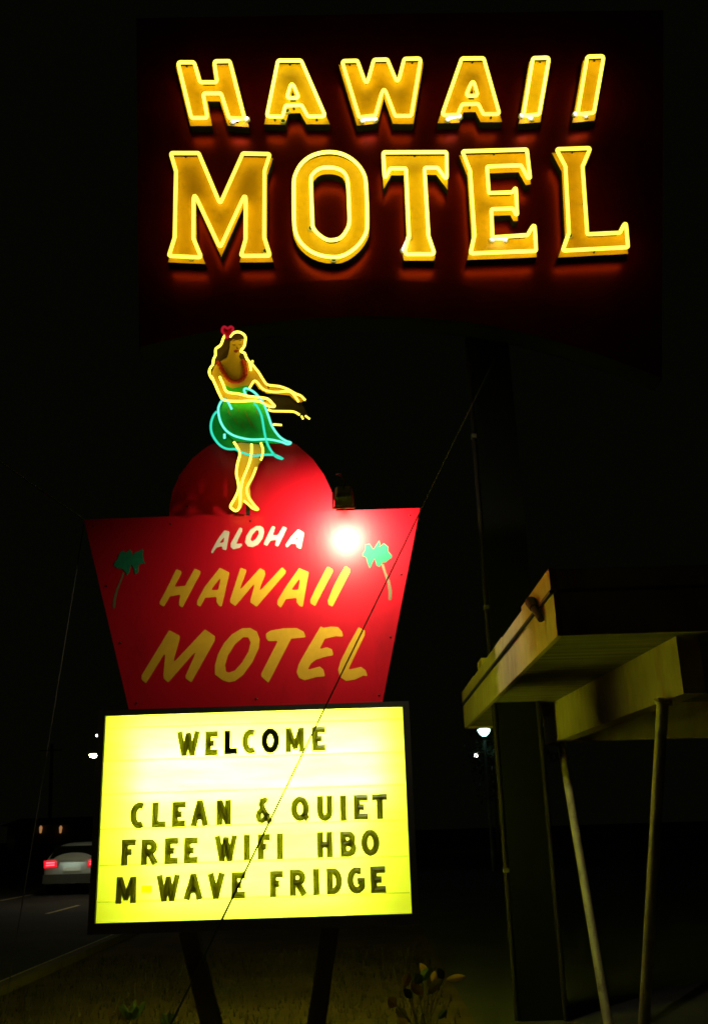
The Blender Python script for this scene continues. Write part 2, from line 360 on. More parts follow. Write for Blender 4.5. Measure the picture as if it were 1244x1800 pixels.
S1, S2, S3 = 1244 / 160, 1244 / 220, 1244 / 170
NEON = [  # letter, tube outline, counter outline, inset of the face in pixels, fillet, electrodes
 ('H', crop(300, 90, S1, [(100,152),(322,152),(402,425),(638,425),(595,138),(808,135),(1010,925),(798,912),(690,575),(443,575),(505,912),(285,912)]), None, 5.2, 4.5, crop(300, 90, S1, [(845,965),(1045,925)])),
 ('A', crop(440, 90, S1, [(378,128),(695,128),(1025,890),(785,890),(700,735),(480,740),(440,895),(225,890)]), crop(440, 90, S1, [(565,405),(665,640),(497,640)]), 5.2, 4.5, crop(440, 90, S1, [(447,955),(505,815)])),
 ('W', crop(590, 90, S1, [(85,135),(295,130),(420,475),(520,118),(705,115),(845,452),(935,105),(1160,100),(1030,885),(810,885),(655,478),(540,880),(320,905)]), None, 5.2, 4.5, crop(590, 90, S1, [(360,950),(545,930)])),
 ('A', crop(750, 90, S1, [(475,100),(775,97),(990,860),(770,860),(700,720),(480,725),(420,870),(205,875)]), crop(750, 90, S1, [(630,375),(695,610),(528,610)]), 5.2, 4.5, crop(750, 90, S1, [(280,935),(450,895)])),
 ('I', crop(900, 90, S1, [(280,95),(500,88),(365,865),(150,880)]), None, 5.2, 4.5, crop(900, 90, S1, [(125,880),(260,920)])),
 ('I', crop(980, 90, S1, [(400,75),(625,68),(490,840),(265,865)]), None, 5.2, 4.5, crop(980, 90, S1, [(235,860),(385,885)])),
 ('M', crop(280, 250, S2, [(115,108),(392,108),(605,615),(830,112),(1100,118),(1046,285),(1043,945),(1100,1128),(812,1130),(858,965),(860,498),(605,1050),(343,495),(340,955),(418,1145),(97,1130),(155,945),(168,290)]), None, 3.6, 3.2, crop(280, 250, S2, [(1055,1080),(320,1150)])),
 ('O', crop(490, 250, S2, [(150,400),(165,320),(215,225),(300,150),(400,110),(510,98),(620,115),(720,165),(800,240),(850,330),(865,420),(875,640),(875,850),(850,930),(790,1020),(700,1095),(610,1135),(520,1140),(420,1125),(320,1085),(230,1010),(180,930),(155,830),(150,620)]), crop(490, 250, S2, [(320,390),(335,320),(400,265),(490,250),(590,265),(655,310),(685,400),(698,650),(700,800),(670,880),(620,945),(560,970),(480,970),(400,920),(345,855),(333,780)]), 4.0, 4, crop(490, 250, S2, [(320,855),(545,1170)])),
 ('T', crop(650, 250, S1, [(182,138),(1045,135),(1050,525),(925,350),(743,350),(797,1275),(872,1500),(862,1530),(490,1530),(478,1480),(532,1280),(492,358),(275,358),(200,515)]), None, 3.6, 3.2, crop(650, 250, S1, [(530,1300),(455,1480)])),
 ('E', crop(800, 250, S1, [(95,125),(975,100),(1018,485),(990,490),(895,315),(430,332),(455,695),(775,685),(825,615),(842,985),(822,985),(785,905),(490,915),(505,1300),(985,1270),(1080,1105),(1100,1485),(205,1520),(260,1270),(200,390)]), None, 3.6, 3.0, crop(800, 250, S1, [(497,1330),(690,1330)])),
 ('L', crop(950, 250, S3, [(200,90),(635,75),(535,310),(595,1185),(1015,1165),(1090,1015),(1118,1350),(280,1395),(360,1165),(315,310)]), None, 4.0, 3.0, crop(950, 250, S3, [(370,1200),(310,1340)])),
]
def to_plane(pts, Y): return [onY(x, y, Y, SE) for x, y in pts]
R_T = .0160
for idx, (ch, out, hole, inset, fr, elec) in enumerate(NEON):
    k = .0061 if idx < 6 else .0057
    if ch == 'O': out = [(q.x, q.y) for q in catmull([(x, y, 0) for x, y in out], 3, True)]; hole = [(q.x, q.y) for q in catmull([(x, y, 0) for x, y in hole], 3, True)]
    loops3 = to_plane(out, TY); loops = [offset([(q.x, q.z) for q in loops3], inset * k, 2.6)]
    if hole:
        h3 = to_plane(hole, TY); h2 = [(q.x, q.z) for q in h3]
        loops.append(offset(h2, -inset * k * .8, 2.0))
    lp = [[Vector((q[0], FY + SE * q[0], q[1])) for q in l] for l in loops]
    v, f, mi = prism(lp, .11 - .001, back=False)
    let = obj('letter', v, f, ['letter_face', 'letter_side'], big, mi); let['label'] = 'raised yellow letter %s outlined in neon, %s row' % (ch, 'upper' if idx < 6 else 'lower')
    for lo in [out] + ([hole] if hole else []):
        px = fillet([(x, y, 0) for x, y in lo], fr, True, 5)
        path = [onY(q.x, q.y, TY, SE) for q in px]
        v, f = tube(path, R_T, True, 8); core = obj('neon_tube', v, f, {1: 'neon_lime_core', 4: 'neon_lime_core', 7: 'neon_lime_core', 8: 'neon_lime_core', 6: 'neon_amber_core', 10: 'neon_amber_core'}.get(idx, 'neon_core'), let, smooth=True)
        v, f = tube(path, R_T * 1.42, True, 10); obj('tube_rim_glow', v, f, 'neon_rim_glow', let, smooth=True)  # wider shell whose emission stands in for the soft glow round the tube
        n = len(lo); step = max(1, n // 4)
        for i in range(0, n, step):
            a_, b_ = Vector(lo[i]), Vector(lo[(i + 1) % n]); c_ = (a_ + b_) / 2
            if (a_ - b_).length < 25: continue
            q = onY(c_.x, c_.y, TY + R_T * 1.3, SE)
            MB().cone(q, (q.x, FY + SE * q.x, q.z), .007, .012, 8).build('tube_support', 'black', let)
    if idx not in (1, 6, 7, 10):
        (ax, ay), (bx, by) = elec; ea, eb = onY(ax, ay - 1, FY - .03, SE), onY(bx, by - 1, FY - .03, SE); ta, tb_ = onY(ax, ay - 2, TY + .03, SE), onY(bx, by - 2, TY + .03, SE)
        v, f = tube(fillet([ea, ta.lerp(tb_, .06), ta.lerp(tb_, .94), eb], .02, False, 4), R_T * .95, False, 8); obj('electrode_tube', v, f, 'neon_hot', let, smooth=True)
    for ex, ey in elec:
        q = onY(ex, ey, FY - .022, SE); c_ = Vector((q.x, q.y, q.z))
        mb = MB(); mb.cone(c_ + Vector((0, .021, 0)), c_ + Vector((0, -.004, 0)), .034, .030, 14, 0); mb.cone(c_ + Vector((0, -.0041, 0)), c_ + Vector((0, -.006, 0)), .022, .022, 14, 1)
        mb.build('electrode_housing', ['porcelain', 'black'], let)

# ================================================================== RED PANEL SIGN
PY = 7.60
redsign = thing('panel_sign', (-.8, 7.66, 2.52), 'bright red tapered sign with rounded top and painted yellow lettering above the reader board', 'sign')
plate('sign_panel', [[(148, 913), (738, 893), (672, 1234), (227, 1247)]], PY, .10, ['enamel_red', 'enamel_edge'], redsign, .5)
dome = [(298, 915), (298, 893), (304, 862), (317, 833), (338, 806), (366, 784), (402, 769), (445, 763), (488, 767), (522, 782), (549, 806), (569, 834), (582, 862), (590, 890), (591, 905)]
plate('dome_panel', [dome], PY + .035, .06, ['enamel_red', 'enamel_edge'], redsign, .5, sm=False)
for bx, by in ((165, 925), (300, 921), (440, 916), (720, 906), (686, 1120), (666, 1222), (450, 1228), (240, 1236), (212, 1130), (188, 1030), (705, 1010), (330, 890), (560, 880)):
    q = onY(bx, by, PY if by > 900 else PY + .035); MB().ball(q, .009, 8, 0, (1, .6, 1)).build('bolt', 'enamel_edge', redsign, True)
LY = PY - .0012
S6 = 6.22
def lettering(ch, loops, mat): plate('painted_letter', loops, LY, .0010, mat, redsign, 2.2, label='painted %s letter %s' % ('cream' if mat == 'paint_cream' else 'yellow', ch))
C_ = lambda x0, y0, s_, *ls: [crop(x0, y0, s_, l) for l in ls]
for ch, lp in (
 ('A', C_(360, 910, S6, [(68,380),(85,340),(150,225),(215,138),(272,152),(235,358),(195,345),(190,310),(130,325),(85,390)], [(218,205),(205,270),(158,278)])),
 ('L', C_(360, 910, S6, [(380,105),(412,118),(405,150),(340,290),(400,282),(412,300),(380,330),(310,345),(285,320),(285,280),(330,200)])),
 ('O', C_(360, 910, S6, [(440,270),(455,200),(500,130),(560,92),(605,88),(640,110),(648,160),(630,230),(580,295),(520,322),(470,312)], [(500,240),(520,185),(565,135),(592,140),(590,180),(560,230),(520,262)])),
 ('H', C_(360, 910, S6, [(735,92),(772,100),(740,195),(800,190),(855,95),(898,112),(800,318),(768,300),(785,240),(718,250),(680,308),(643,290),(670,225)])),
 ('A', C_(360, 910, S6, [(880,300),(940,210),(1020,125),(1085,165),(1050,345),(1005,320),(1000,285),(940,285),(900,328)], [(1025,200),(1010,240),(975,245)]))): lettering(ch, lp, 'paint_cream')
S5 = 1244 / 220
for ch, lp in (
 ('H', C_(270, 980, S6, [(250,125),(305,150),(305,175),(228,322),(345,310),(450,120),(515,150),(510,180),(315,548),(280,525),(280,480),(295,405),(180,425),(112,540),(68,510),(68,485),(130,370)])),
 ('A', C_(270, 980, S6, [(725,112),(830,165),(745,535),(718,530),(690,490),(688,430),(565,440),(510,540),(475,515),(480,470),(560,320)], [(742,205),(625,357),(705,355)])),
 ('W', C_(270, 980, S6, [(950,112),(1015,135),(1010,165),(932,372),(1165,115),(1215,145),(1220,185),(1145,385),(1405,105),(1445,145),(1440,175),(1125,540),(1060,490),(1060,460),(1112,270),(893,532),(838,490),(838,460)])),
 ('A', C_(430, 980, S6, [(595,115),(700,160),(635,540),(600,530),(570,490),(568,440),(450,455),(395,552),(358,515),(360,470),(450,320)], [(612,210),(508,357),(585,352)])),
 ('I', C_(430, 980, S6, [(905,97),(962,130),(962,155),(770,532),(720,500),(718,460),(790,310)])),
 ('I', C_(430, 980, S6, [(1100,92),(1150,125),(1150,160),(960,538),(915,515),(908,470),(970,320),(1040,190)])),
 ('M', C_(240, 1090, S5, [(325,100),(430,155),(430,190),(362,430),(680,92),(780,160),(778,205),(545,620),(490,580),(488,555),(605,290),(315,622),(272,580),(268,540),(290,315),(95,630),(52,590),(52,550)])),
 ('O', C_(240, 1090, S5, [(780,540),(780,450),(810,340),(870,230),(950,140),(1050,82),(1130,78),(1195,115),(1225,190),(1215,280),(1150,420),(1060,545),(980,605),(920,618),(860,600)], [(890,515),(880,450),(910,350),(980,240),(1060,170),(1110,172),(1135,220),(1115,310),(1050,420),(980,500),(920,522)])),
 ('T', C_(440, 1090, S5, [(155,135),(200,105),(330,82),(460,80),(530,115),(550,170),(405,185),(180,625),(110,560),(110,530),(275,205),(180,210),(158,180)])),
 ('E', C_(440, 1090, S5, [(700,60),(725,78),(800,65),(870,70),(910,115),(922,165),(850,160),(740,185),(685,290),(760,270),(810,290),(825,350),(740,365),(650,395),(605,430),(565,495),(690,462),(725,490),(742,558),(660,565),(540,598),(485,575),(460,520),(480,440),(540,330)])),
 ('L', C_(440, 1090, S5, [(1075,70),(1140,105),(1135,150),(970,495),(1100,465),(1145,500),(1165,558),(1120,552),(1040,590),(950,605),(890,565),(872,490),(900,400),(980,240)]))): lettering(ch, lp, 'paint_yellow')
SP = 12.44
def ragged(pts, amp=5, n=2):
    out = []
    for i, p_ in enumerate(pts):
        a_, b_ = Vector(p_), Vector(pts[(i + 1) % len(pts)])
        for k in range(n):
            q = a_.lerp(b_, k / n); out.append((q.x + random.uniform(-amp, amp), q.y + random.uniform(-amp, amp)))
    return out
for ox, oy, crown, trunk, side in (
 (180, 950, [(370,290),(450,220),(530,270),(600,190),(650,260),(665,330),(720,260),(800,230),(890,180),(890,300),(900,400),(940,510),(860,500),(800,560),(790,700),(720,740),(690,620),(640,520),(600,680),(540,760),(500,680),(440,620),(330,610),(250,550),(280,470),(330,420)], [(445,700),(380,900),(300,1080),(240,1300),(225,1480),(280,1480),(300,1280),(350,1080),(420,900),(490,700)], 'left'),
 (620, 930, [(270,330),(370,320),(450,440),(490,370),(580,240),(600,330),(560,400),(680,310),(770,380),(780,490),(855,580),(830,640),(720,720),(640,740),(580,830),(520,800),(470,640),(430,740),(370,860),(310,720),(290,620),(200,590),(210,540),(270,450)], [(610,760),(680,960),(760,1200),(780,1400),(780,1550),(840,1550),(850,1350),(810,1150),(730,950),(670,760)], 'right')):
    pc = plate('painted_palm_crown', C_(ox, oy, SP, ragged(crown)), LY - .001, .0020, 'paint_green', redsign, .2)
    plate('painted_palm_trunk', C_(ox, oy, SP, trunk), LY, .0010, 'paint_trunk', redsign, .5)

# ================================================================== READER BOARD
RY = 7.57                                    # front of the lit sheet
A1, A2, A3, A4 = [onY(x, y, RY) for x, y in ((184, 1261), (708, 1241), (722, 1603), (172, 1625))]
X0, X1, Z0, Z1 = (A1.x + A4.x) / 2, (A2.x + A3.x) / 2, (A3.z + A4.z) / 2, (A1.z + A2.z) / 2
rb = thing('reader_board', ((X0 + X1) / 2, 7.7, 0), 'glowing yellow reader board with rows of dark changeable letters in a black cabinet', 'sign')
FR, YB = .050, RY + .26
cab = MB()
cab.box((X0 - FR, RY - .035, Z1), (X1 + FR, YB + .035, Z1 + FR * .8)).box((X0 - FR, RY - .035, Z0 - FR * 1.5), (X1 + FR, YB + .035, Z0))
cab.box((X0 - FR, RY - .0345, Z0 + .0005), (X0, YB + .0345, Z1 - .0005)).box((X1, RY - .0345, Z0 + .0005), (X1 + FR, YB + .0345, Z1 - .0005))
cab.build('cabinet', 'cabinet', rb)
sheet_v = lambda y: [(X0, y, Z0), (X1, y, Z0), (X1, y, Z1), (X0, y, Z1)]
obj('lit_sheet', sheet_v(RY), [(0, 1, 2, 3)], 'acrylic', rb)
obj('lit_sheet', sheet_v(YB), [(3, 2, 1, 0)], 'acrylic', rb)
HZ = Z1 - Z0; TYF = RY + .13
for fz, mt, x0, x1 in ((.91, 'fluorescent_dim', .17, .12), (.79, 'fluorescent', .24, .17), (.63, 'fluorescent', .24, .17), (.44, 'fluorescent_dim', .20, .30), (.30, 'fluorescent_dim', .36, .34), (.15, 'fluorescent_dim', .40, .40)):
    MB().cone((X0 + x0, TYF, Z0 + HZ * fz), (X1 - x1, TYF, Z0 + HZ * fz), .019, None, 12).build('fluorescent_tube', mt, rb)
SC_ = 1244 / 600
rails = [Z0 + HZ * (1 - q) for q in (.062, .228, .392, .562, .735, .905)]
for z in rails: MB().box((X0 + .006, RY - .010, z - .007), (X1 - .006, RY - .0015, z + .007)).build('letter_rail', 'rail_plastic', rb)

def arc(cx, cy, rx, ry, a0, a1, n=10): return [(cx + rx * math.cos(rad(a0 + (a1 - a0) * k / n)), cy + ry * math.sin(rad(a0 + (a1 - a0) * k / n))) for k in range(n + 1)]
GL = {
 'E': ([[(1,1),(0,1),(0,0),(1,0)], [(0,.5),(.92,.5)]], 0), 'L': ([[(0,1),(0,0),(1,0)]], 0), 'W': ([[(0,1),(.24,0),(.30,0),(.48,.93),(.52,.93),(.70,0),(.76,0),(1,1)]], 0),
 'C': ([[(1,.93)] + arc(.62, .5, .62, .5, 75, 285, 14) + [(1,.07)]], 0), 'O': ([arc(.5, .5, .5, .5, 90, 450, 24)[:-1]], 1),
 'M': ([[(0,0),(.02,1),(.08,1),(.48,.15),(.52,.15),(.92,1),(.98,1),(1,0)]], 0), 'A': ([[(0,0),(.46,1),(.54,1),(1,0)], [(.2,.32),(.8,.32)]], 0), 'N': ([[(0,0),(0,1),(.06,1),(.94,0),(1,0),(1,1)]], 0),
 '&': ([[(.82,.92),(.62,1),(.36,.97),(.27,.80),(.36,.62),(1,0)], [(.40,.56),(.08,.40),(0,.22),(.10,.05),(.35,0),(.62,.08),(.95,.38)]], 0),
 'Q': ([arc(.48, .52, .48, .48, 90, 450, 24)[:-1]], 1), 'U': ([[(0,1)] + arc(.5, .34, .5, .34, 180, 360, 12) + [(1,1)]], 0), 'I': ([[(.5,1),(.5,0)]], 0),
 'T': ([[(0,1),(1,1)], [(.5,1),(.5,0)]], 0), 'F': ([[(1,1),(0,1),(0,0)], [(0,.5),(.92,.5)]], 0),
 'R': ([[(0,0),(0,1),(.5,1)] + arc(.5, .745, .46, .255, 80, -80, 8) + [(.5,.49),(0,.49)], [(.45,.49),(1,0)]], 0), 'H': ([[(0,0),(0,1)], [(1,0),(1,1)], [(0,.5),(1,.5)]], 0),
 'B': ([[(0,.53),(0,1),(.45,1)] + arc(.45, .765, .45, .235, 80, -80, 8) + [(.45,.53),(0,.53),(0,0),(.5,0)] + arc(.5, .265, .5, .265, -80, 80, 8) + [(.45,.53)]], 0),
 'D': ([[(0,0),(0,1),(.4,1)] + arc(.4, .5, .6, .5, 80, -80, 12) + [(.4,0)]], 1),
 'G': ([[(.95,.95)] + arc(.55, .5, .55, .5, 68, 318, 16) + [(1,.2),(1,.46),(.6,.46)]], 0), 'V': ([[(0,1),(.46,0),(.54,0),(1,1)]], 0)}
def ridge(mb, pts, wd, hd, closed, y0, flat=False):
    """moulded letter stroke: a bar with a ridged (or flat) front"""
    P_ = [Vector((q[0], q[1])) for q in pts]; n = len(P_); rows = []
    for i in range(n):
        a_ = P_[i - 1] if closed or i else None; c_ = P_[(i + 1) % n] if closed or i < n - 1 else None; b_ = P_[i]
        d1 = (b_ - a_).normalized() if a_ is not None else (c_ - b_).normalized(); d2 = (c_ - b_).normalized() if c_ is not None else d1
        n1 = Vector((-d1.y, d1.x)); n2 = Vector((-d2.y, d2.x)); m_ = n1 + n2
        m_ = n1 if m_.length < .1 else m_.normalized(); k = min(1.5, 1 / max(.3, m_.dot(n1)))
        q = m_ * wd / 2 * k; e1 = b_ - d1 * (wd * .25 if c_ is None else 0) if not closed else b_; e1 = e1 + d2 * (wd * .25 if a_ is None else 0) if not closed else e1
        tp = .55 if flat else 0.0
        rows.append([Vector((b_.x + q.x, y0, b_.y + q.y)), Vector((b_.x + q.x, y0 - .006, b_.y + q.y)), Vector((e1.x + q.x * tp, y0 - hd, e1.y + q.y * tp)), Vector((e1.x - q.x * tp, y0 - hd, e1.y - q.y * tp)), Vector((b_.x - q.x, y0 - .006, b_.y - q.y)), Vector((b_.x - q.x, y0, b_.y - q.y))])
    v = [q for r_ in rows for q in r_]; f = []
    for i in range(n if closed else n - 1):
        j = (i + 1) % n
        for k in range(6): f.append((i * 6 + k, i * 6 + (k + 1) % 6, j * 6 + (k + 1) % 6, j * 6 + k))
    if not closed: f += [tuple(range(6)), tuple(range((n - 1) * 6, n * 6))[::-1]]
    mb.add(v, f)
S8, S9 = 1244 / 300, 1244 / 260
ROWS = [(300, 1260, S8, 'W 45 100 210 290,E 250 100 345 285,L 390 95 487 275,C 520 85 632 272,O 660 78 792 268,M 835 75 975 260,E 1030 68 1130 250'),
 (200, 1380, S9, 'C 138 140 272 368,L 322 140 438 360,E 490 135 605 355,A 650 122 795 350,N 862 120 988 340,F 65 452 185 678,R 230 450 368 675,E 427 440 542 668,E 590 437 707 662,W 848 418 1035 648,I 1095 412 1143 635,M 18 768 190 1000,W 360 750 553 985,A 592 740 745 968,V 790 735 930 962,E 988 728 1107 957'),
 (440, 1380, S9, '& 45 100 180 325,Q 340 90 498 315,U 560 85 692 307,I 757 83 805 303,E 868 77 990 295,T 1022 70 1152 288,F 62 408 168 630,I 225 402 272 627,H 560 388 692 615,B 755 383 893 607,O 930 370 1085 600,F 165 718 277 945,R 330 705 468 935,I 528 700 580 928,D 640 695 772 922,G 812 685 965 918,E 1010 680 1137 910')]
LYR = RY - .012
for ox, oy, s_, spec in ROWS:
    for i, it in enumerate(spec.split(',')):
        ch, *b_ = it.split(); x0, y0, x1, y1 = [float(q) / s_ for q in b_]
        c_ = onY(ox + (x0 + x1) / 2, oy + (y0 + y1) / 2, LYR)
        sx = (onY(ox + x1, oy + (y0 + y1) / 2, LYR) - onY(ox + x0, oy + (y0 + y1) / 2, LYR)).length
        sz = (onY(ox + (x0 + x1) / 2, oy + y0, LYR) - onY(ox + (x0 + x1) / 2, oy + y1, LYR)).length - .04 * sx
        wd = .047 if ch not in 'WM&' else .042
        iw, ih = max(0, sx - wd), sz - wd
        if ch in 'AVNWM': iw = sx - wd * 1.05
        flat = oy == 1260 and ch in 'LO'
        mb = MB(); strokes, closed = GL[ch]
        for k, st in enumerate(strokes):
            pts = [(c_.x + (px - .5) * iw, c_.z + (pz - .5) * ih) for px, pz in st]
            if not (closed and k == 0):      # let stroke ends reach the full box
                for end, nb in ((0, 1), (-1, -2)):
                    d_ = (Vector(pts[end]) - Vector(pts[nb])).normalized() * (wd / 2 if st[end] in ((0, 1), (1, 1), (0, 0), (1, 0), (.5, 0), (.5, 1)) else 0)
                    pts[end] = (pts[end][0] + d_.x, pts[end][1] + d_.y)
            ridge(mb, pts, wd, .022 if not flat else .014, bool(closed and k == 0), LYR + .009, flat)
        if ch == 'Q': ridge(mb, [(c_.x + .10 * iw, c_.z - .22 * ih), (c_.x + .62 * iw, c_.z - .54 * ih)], wd, .022, False, LYR + .009)
        tag(mb.build('changeable_letter', 'reader_black' if flat else 'reader_plastic', rb), 'dark moulded letter %s' % ch)
a_, b_ = onY(249, 1557, LYR), onY(267, 1569, LYR)
MAT['dash_plastic'] = paint('dash_plastic', (.85, .80, .02), .5, .3, .1, 10)
m_, t_, o_ = new_mat('dash_sheet'); tr = t_.nodes.new('ShaderNodeBsdfTranslucent'); tr.inputs[0].default_value = (.9, .85, .02, 1); ts = t_.nodes.new('ShaderNodeBsdfTransparent'); ts.inputs[0].default_value = (.95, .93, .1, 1); mx = t_.nodes.new('ShaderNodeMixShader'); mx.inputs[0].default_value = .3
t_.links.new(ts.outputs[0], mx.inputs[1]); t_.links.new(tr.outputs[0], mx.inputs[2]); t_.links.new(mx.outputs[0], o_.inputs[0]); MAT['dash_sheet'] = m_
tag(MB().box((a_.x, LYR - .002, b_.z), (b_.x, LYR + .002, a_.z)).build('changeable_letter', 'dash_sheet', rb), 'clear yellow dash tile')
for p0, p1 in (((333, 1640), (372, 1800)), ((581, 1630), (556, 1800))):
    a_, b_ = onY(*p0, 7.70), onY(*p1, 7.70); d_ = (b_ - a_); b_ = a_ + d_ * ((a_.z + .04) / -d_.z); a_ = Vector((a_.x, a_.y, 0)) if False else a_ - d_ * ((Z0 - FR * 1.5 - a_.z - .001) / -d_.z) * -1
    a_ = b_ + (a_ - b_) * ((Z0 - FR * 1.5 - .001 - b_.z) / (a_.z - b_.z))
    MB().bar(a_, b_, .13, .13).build('post', 'steel', rb)

# ================================================================== HULA FIGURE
HY, HT = 7.49, 7.43                        # painted sheet and the tubes in front of it
hula = thing('dancer_sign', onY(430, 900, HY), 'neon dancing woman with long hair, red flower and green skirt above the red sign', 'sign figure')
SA, SC6, SD = 1244 / 210, 1244 / 180, 12.44
ca = lambda pts: crop(350, 560, SA, pts); cb = lambda pts: crop(350, 660, SA, pts); cc = lambda pts: crop(360, 740, SC6, pts); cdd = lambda pts: crop(360, 560, SD, pts)
body = plate('body_panel', [ca([(130,560),(165,485),(240,430),(300,380),(320,300),(322,230),(360,190),(440,190),(480,220),(475,290),(440,330),(430,350),(420,400),(470,440),(530,470),(580,520),(640,600),(700,690),(830,715),(960,760),(1050,820),(1095,850),(1060,875),(1010,860),(940,800),(800,785),(700,780),(620,730),(580,670),(530,720),(470,790),(560,815),(700,840),(760,880),(790,920),(700,920),(620,885),(400,885),(255,870),(190,775),(135,640)])], HY, .012, ['skin', 'black'], hula, 2)
body['label'] = 'painted head, torso and arms'
plate('hair_panel', [cdd([(440,380),(330,590),(220,700),(240,800),(180,960),(200,1010),(330,930),(490,840),(540,600),(560,500),(610,450),(700,465),(850,440),(870,380),(760,320),(640,330),(540,420)])], HY - .004, .0035, 'hair', hula, 2)
plate('hair_panel', [cdd([(760,790),(850,770),(900,960),(830,940),(750,830)])], HY - .004, .0035, 'hair', hula, 2)
fy = HY - .003
plate('lips', [cdd([(625,700),(680,680),(745,690),(700,745),(650,735)])], fy, .0025, 'lips', body, 1)
for q in ([(590,560),(640,585),(690,565),(640,572)], [(735,560),(775,582),(815,560),(775,570)], [(590,500),(640,470),(690,480),(640,482)], [(735,480),(780,468),(820,485),(780,478)], [(700,600),(712,640),(740,645),(722,660),(690,645)]):
    plate('face_line', [cdd(q)], fy, .0025, 'brow', body, .3)
mb = MB(); pth = catmull([(x, y, 0) for x, y in cdd([(300,960),(360,1080),(420,1190),(510,1310),(600,1370),(700,1380),(800,1340),(870,1250),(885,1130),(865,1000),(845,930)])], 4)
for i, q in enumerate(pth):
    c_ = onY(q.x + (1.4 if i % 2 else -1.4) * .6, q.y, HY - .008); mb.ball(c_, .018, 8)
mb.build('lei', 'lei', hula, True)
plate('back_arm_panel', [ca([(640,850),(760,800),(960,790),(1060,870),(1110,960),(1150,1045),(1090,1040),(1000,985),(760,975),(690,930)])], HY + .03, .012, ['dark_arm', 'black'], hula, 2)
skirt = plate('skirt_panel', [cb([(255,270),(400,262),(570,250),(620,250),(690,340),(740,500),(820,630),(930,712),(700,705),(500,695),(380,690),(270,600),(215,480),(205,380)])], HY - .004, .016, ['skirt', 'black'], hula, 2)
for q in ([(300,330),(330,420),(300,390)], [(350,420),(420,540),(370,470)], [(400,330),(425,380),(410,370)], [(470,350),(520,450),(560,560),(500,440)], [(520,450),(620,600),(560,520)], [(590,330),(630,450),(600,390)], [(290,480),(380,600),(320,540)], [(450,480),(480,580),(455,530)]):
    plate('skirt_line', [cb(q)], HY - .0065, .0024, 'skirt_line', skirt, .2)
plate('bodice_panel', [ca([(275,690),(340,730),(440,710),(520,690),(545,720),(470,790),(330,770),(285,740)])], HY - .003, .0025, 'skirt', hula, 1)
legs = plate('leg_panel', [cc([(360,270),(440,262),(700,290),(712,440),(660,520),(600,680),(545,800),(560,930),(660,1075),(590,1085),(470,980),(445,1060),(380,1100),(310,1040),(400,850),(378,650),(432,440)])], HY + .003, .012, ['skin', 'black'], hula, 2)
plate('back_skirt_panel', [cb([(205,400),(150,440),(130,520),(140,600),(190,680),(260,735),(380,760),(560,820),(700,815),(850,860),(760,780),(720,700),(500,690),(280,620)])], HY + .03, .012, ['skirt', 'black'], hula, 2)
def neon(pts, kind, rr=.0082, n=4):
    px = catmull([(x, y, 0) for x, y in pts], n); path = [onY(q.x, q.y, HT) for q in px]
    v, f = tube(path, rr, False, 8); o_ = obj('neon_tube', v, f, kind + '_core', hula, smooth=True)
    if kind != 'heart':
        v, f = tube(path, rr * 1.4, False, 10); obj('tube_rim_glow', v, f, {'neon': 'neon_rim_glow', 'neon_warm': 'neon_warm_rim_glow', 'teal': 'teal_rim_glow', 'deep_teal': 'teal_rim_glow'}[kind], hula, smooth=True)  # shell with the soft edge glow put into its emission
    a_ = path[len(path) // 2]; MB().cone(a_ + Vector((0, rr, 0)), (a_.x, HY + .004, a_.z), .004, .006, 6).build('tube_support', 'black', hula)
neon(cdd([(440,365),(400,450),(360,560),(310,610),(245,660),(235,720),(235,800),(190,900),(180,1000),(130,1070),(100,1150),(112,1230),(160,1320)]) + ca([(130,600),(175,700),(215,790),(258,848),(400,862),(560,855),(640,865)]), 'neon')
neon(ca([(215,605),(250,680),(290,762),(420,785),(520,810),(640,822),(715,838),(765,885),(785,915),(735,915),(690,895),(650,872)]), 'neon')
neon(cdd([(555,400),(610,330),(680,295),(770,300),(850,345),(890,410),(885,500),(860,610),(800,690),(800,725),(870,755),(900,830),(935,900),(985,970),(1010,1130)]), 'neon')
neon(cdd([(1045,920),(1035,985)]) + ca([(565,490),(620,560),(670,640),(715,690),(830,705),(920,735),(1000,780),(1060,805),(1102,848)]), 'neon_warm')
neon(ca([(525,722),(548,685),(572,650),(605,662),(650,720),(705,752),(800,765),(920,757),(975,782),(1035,865)]), 'neon_warm')
neon(ca([(720,945),(760,962),(880,965),(985,970),(1045,1002)]), 'neon_warm', .0078)
neon(ca([(1065,1015),(1082,1045)]), 'neon_warm', .0065); neon(ca([(1105,1012),(1150,1045)]), 'neon_warm', .0065)
neon(cb([(770,510),(860,516)]), 'neon_warm', .0075)
neon(cb([(488,200),(468,150),(495,135),(560,165),(620,222),(680,310),(720,420),(760,530),(830,630),(900,680),(955,700),(920,715),(850,690),(720,665),(540,667),(420,645),(340,615),(270,560),(220,470),(200,360),(220,290),(255,250),(295,268),(340,350)]), 'teal')
neon(cb([(185,375),(150,420),(125,500),(130,590),(170,670),(230,735),(300,765),(380,768),(430,795),(560,835),(690,825),(790,830),(870,868),(800,845),(740,770),(700,680),(675,560),(650,420),(605,325),(570,288)]), 'deep_teal', .0078)
neon(cb([(265,610),(265,655)]), 'teal', .009)
neon(cc([(355,255),(400,330),(427,400),(398,520),(385,640),(405,740),(410,830),(370,930),(315,1030),(332,1065),(380,1092),(420,1050),(430,960),(437,850),(460,720),(500,620),(545,500),(568,380),(568,280)]), 'neon')
neon(cc([(680,265),(705,340),(700,420),(680,475)]), 'neon_warm')
neon(cc([(625,565),(580,680),(520,790),(512,860),(540,940),(590,1010),(648,1075),(585,1062),(530,1012),(475,970)]), 'neon_warm')
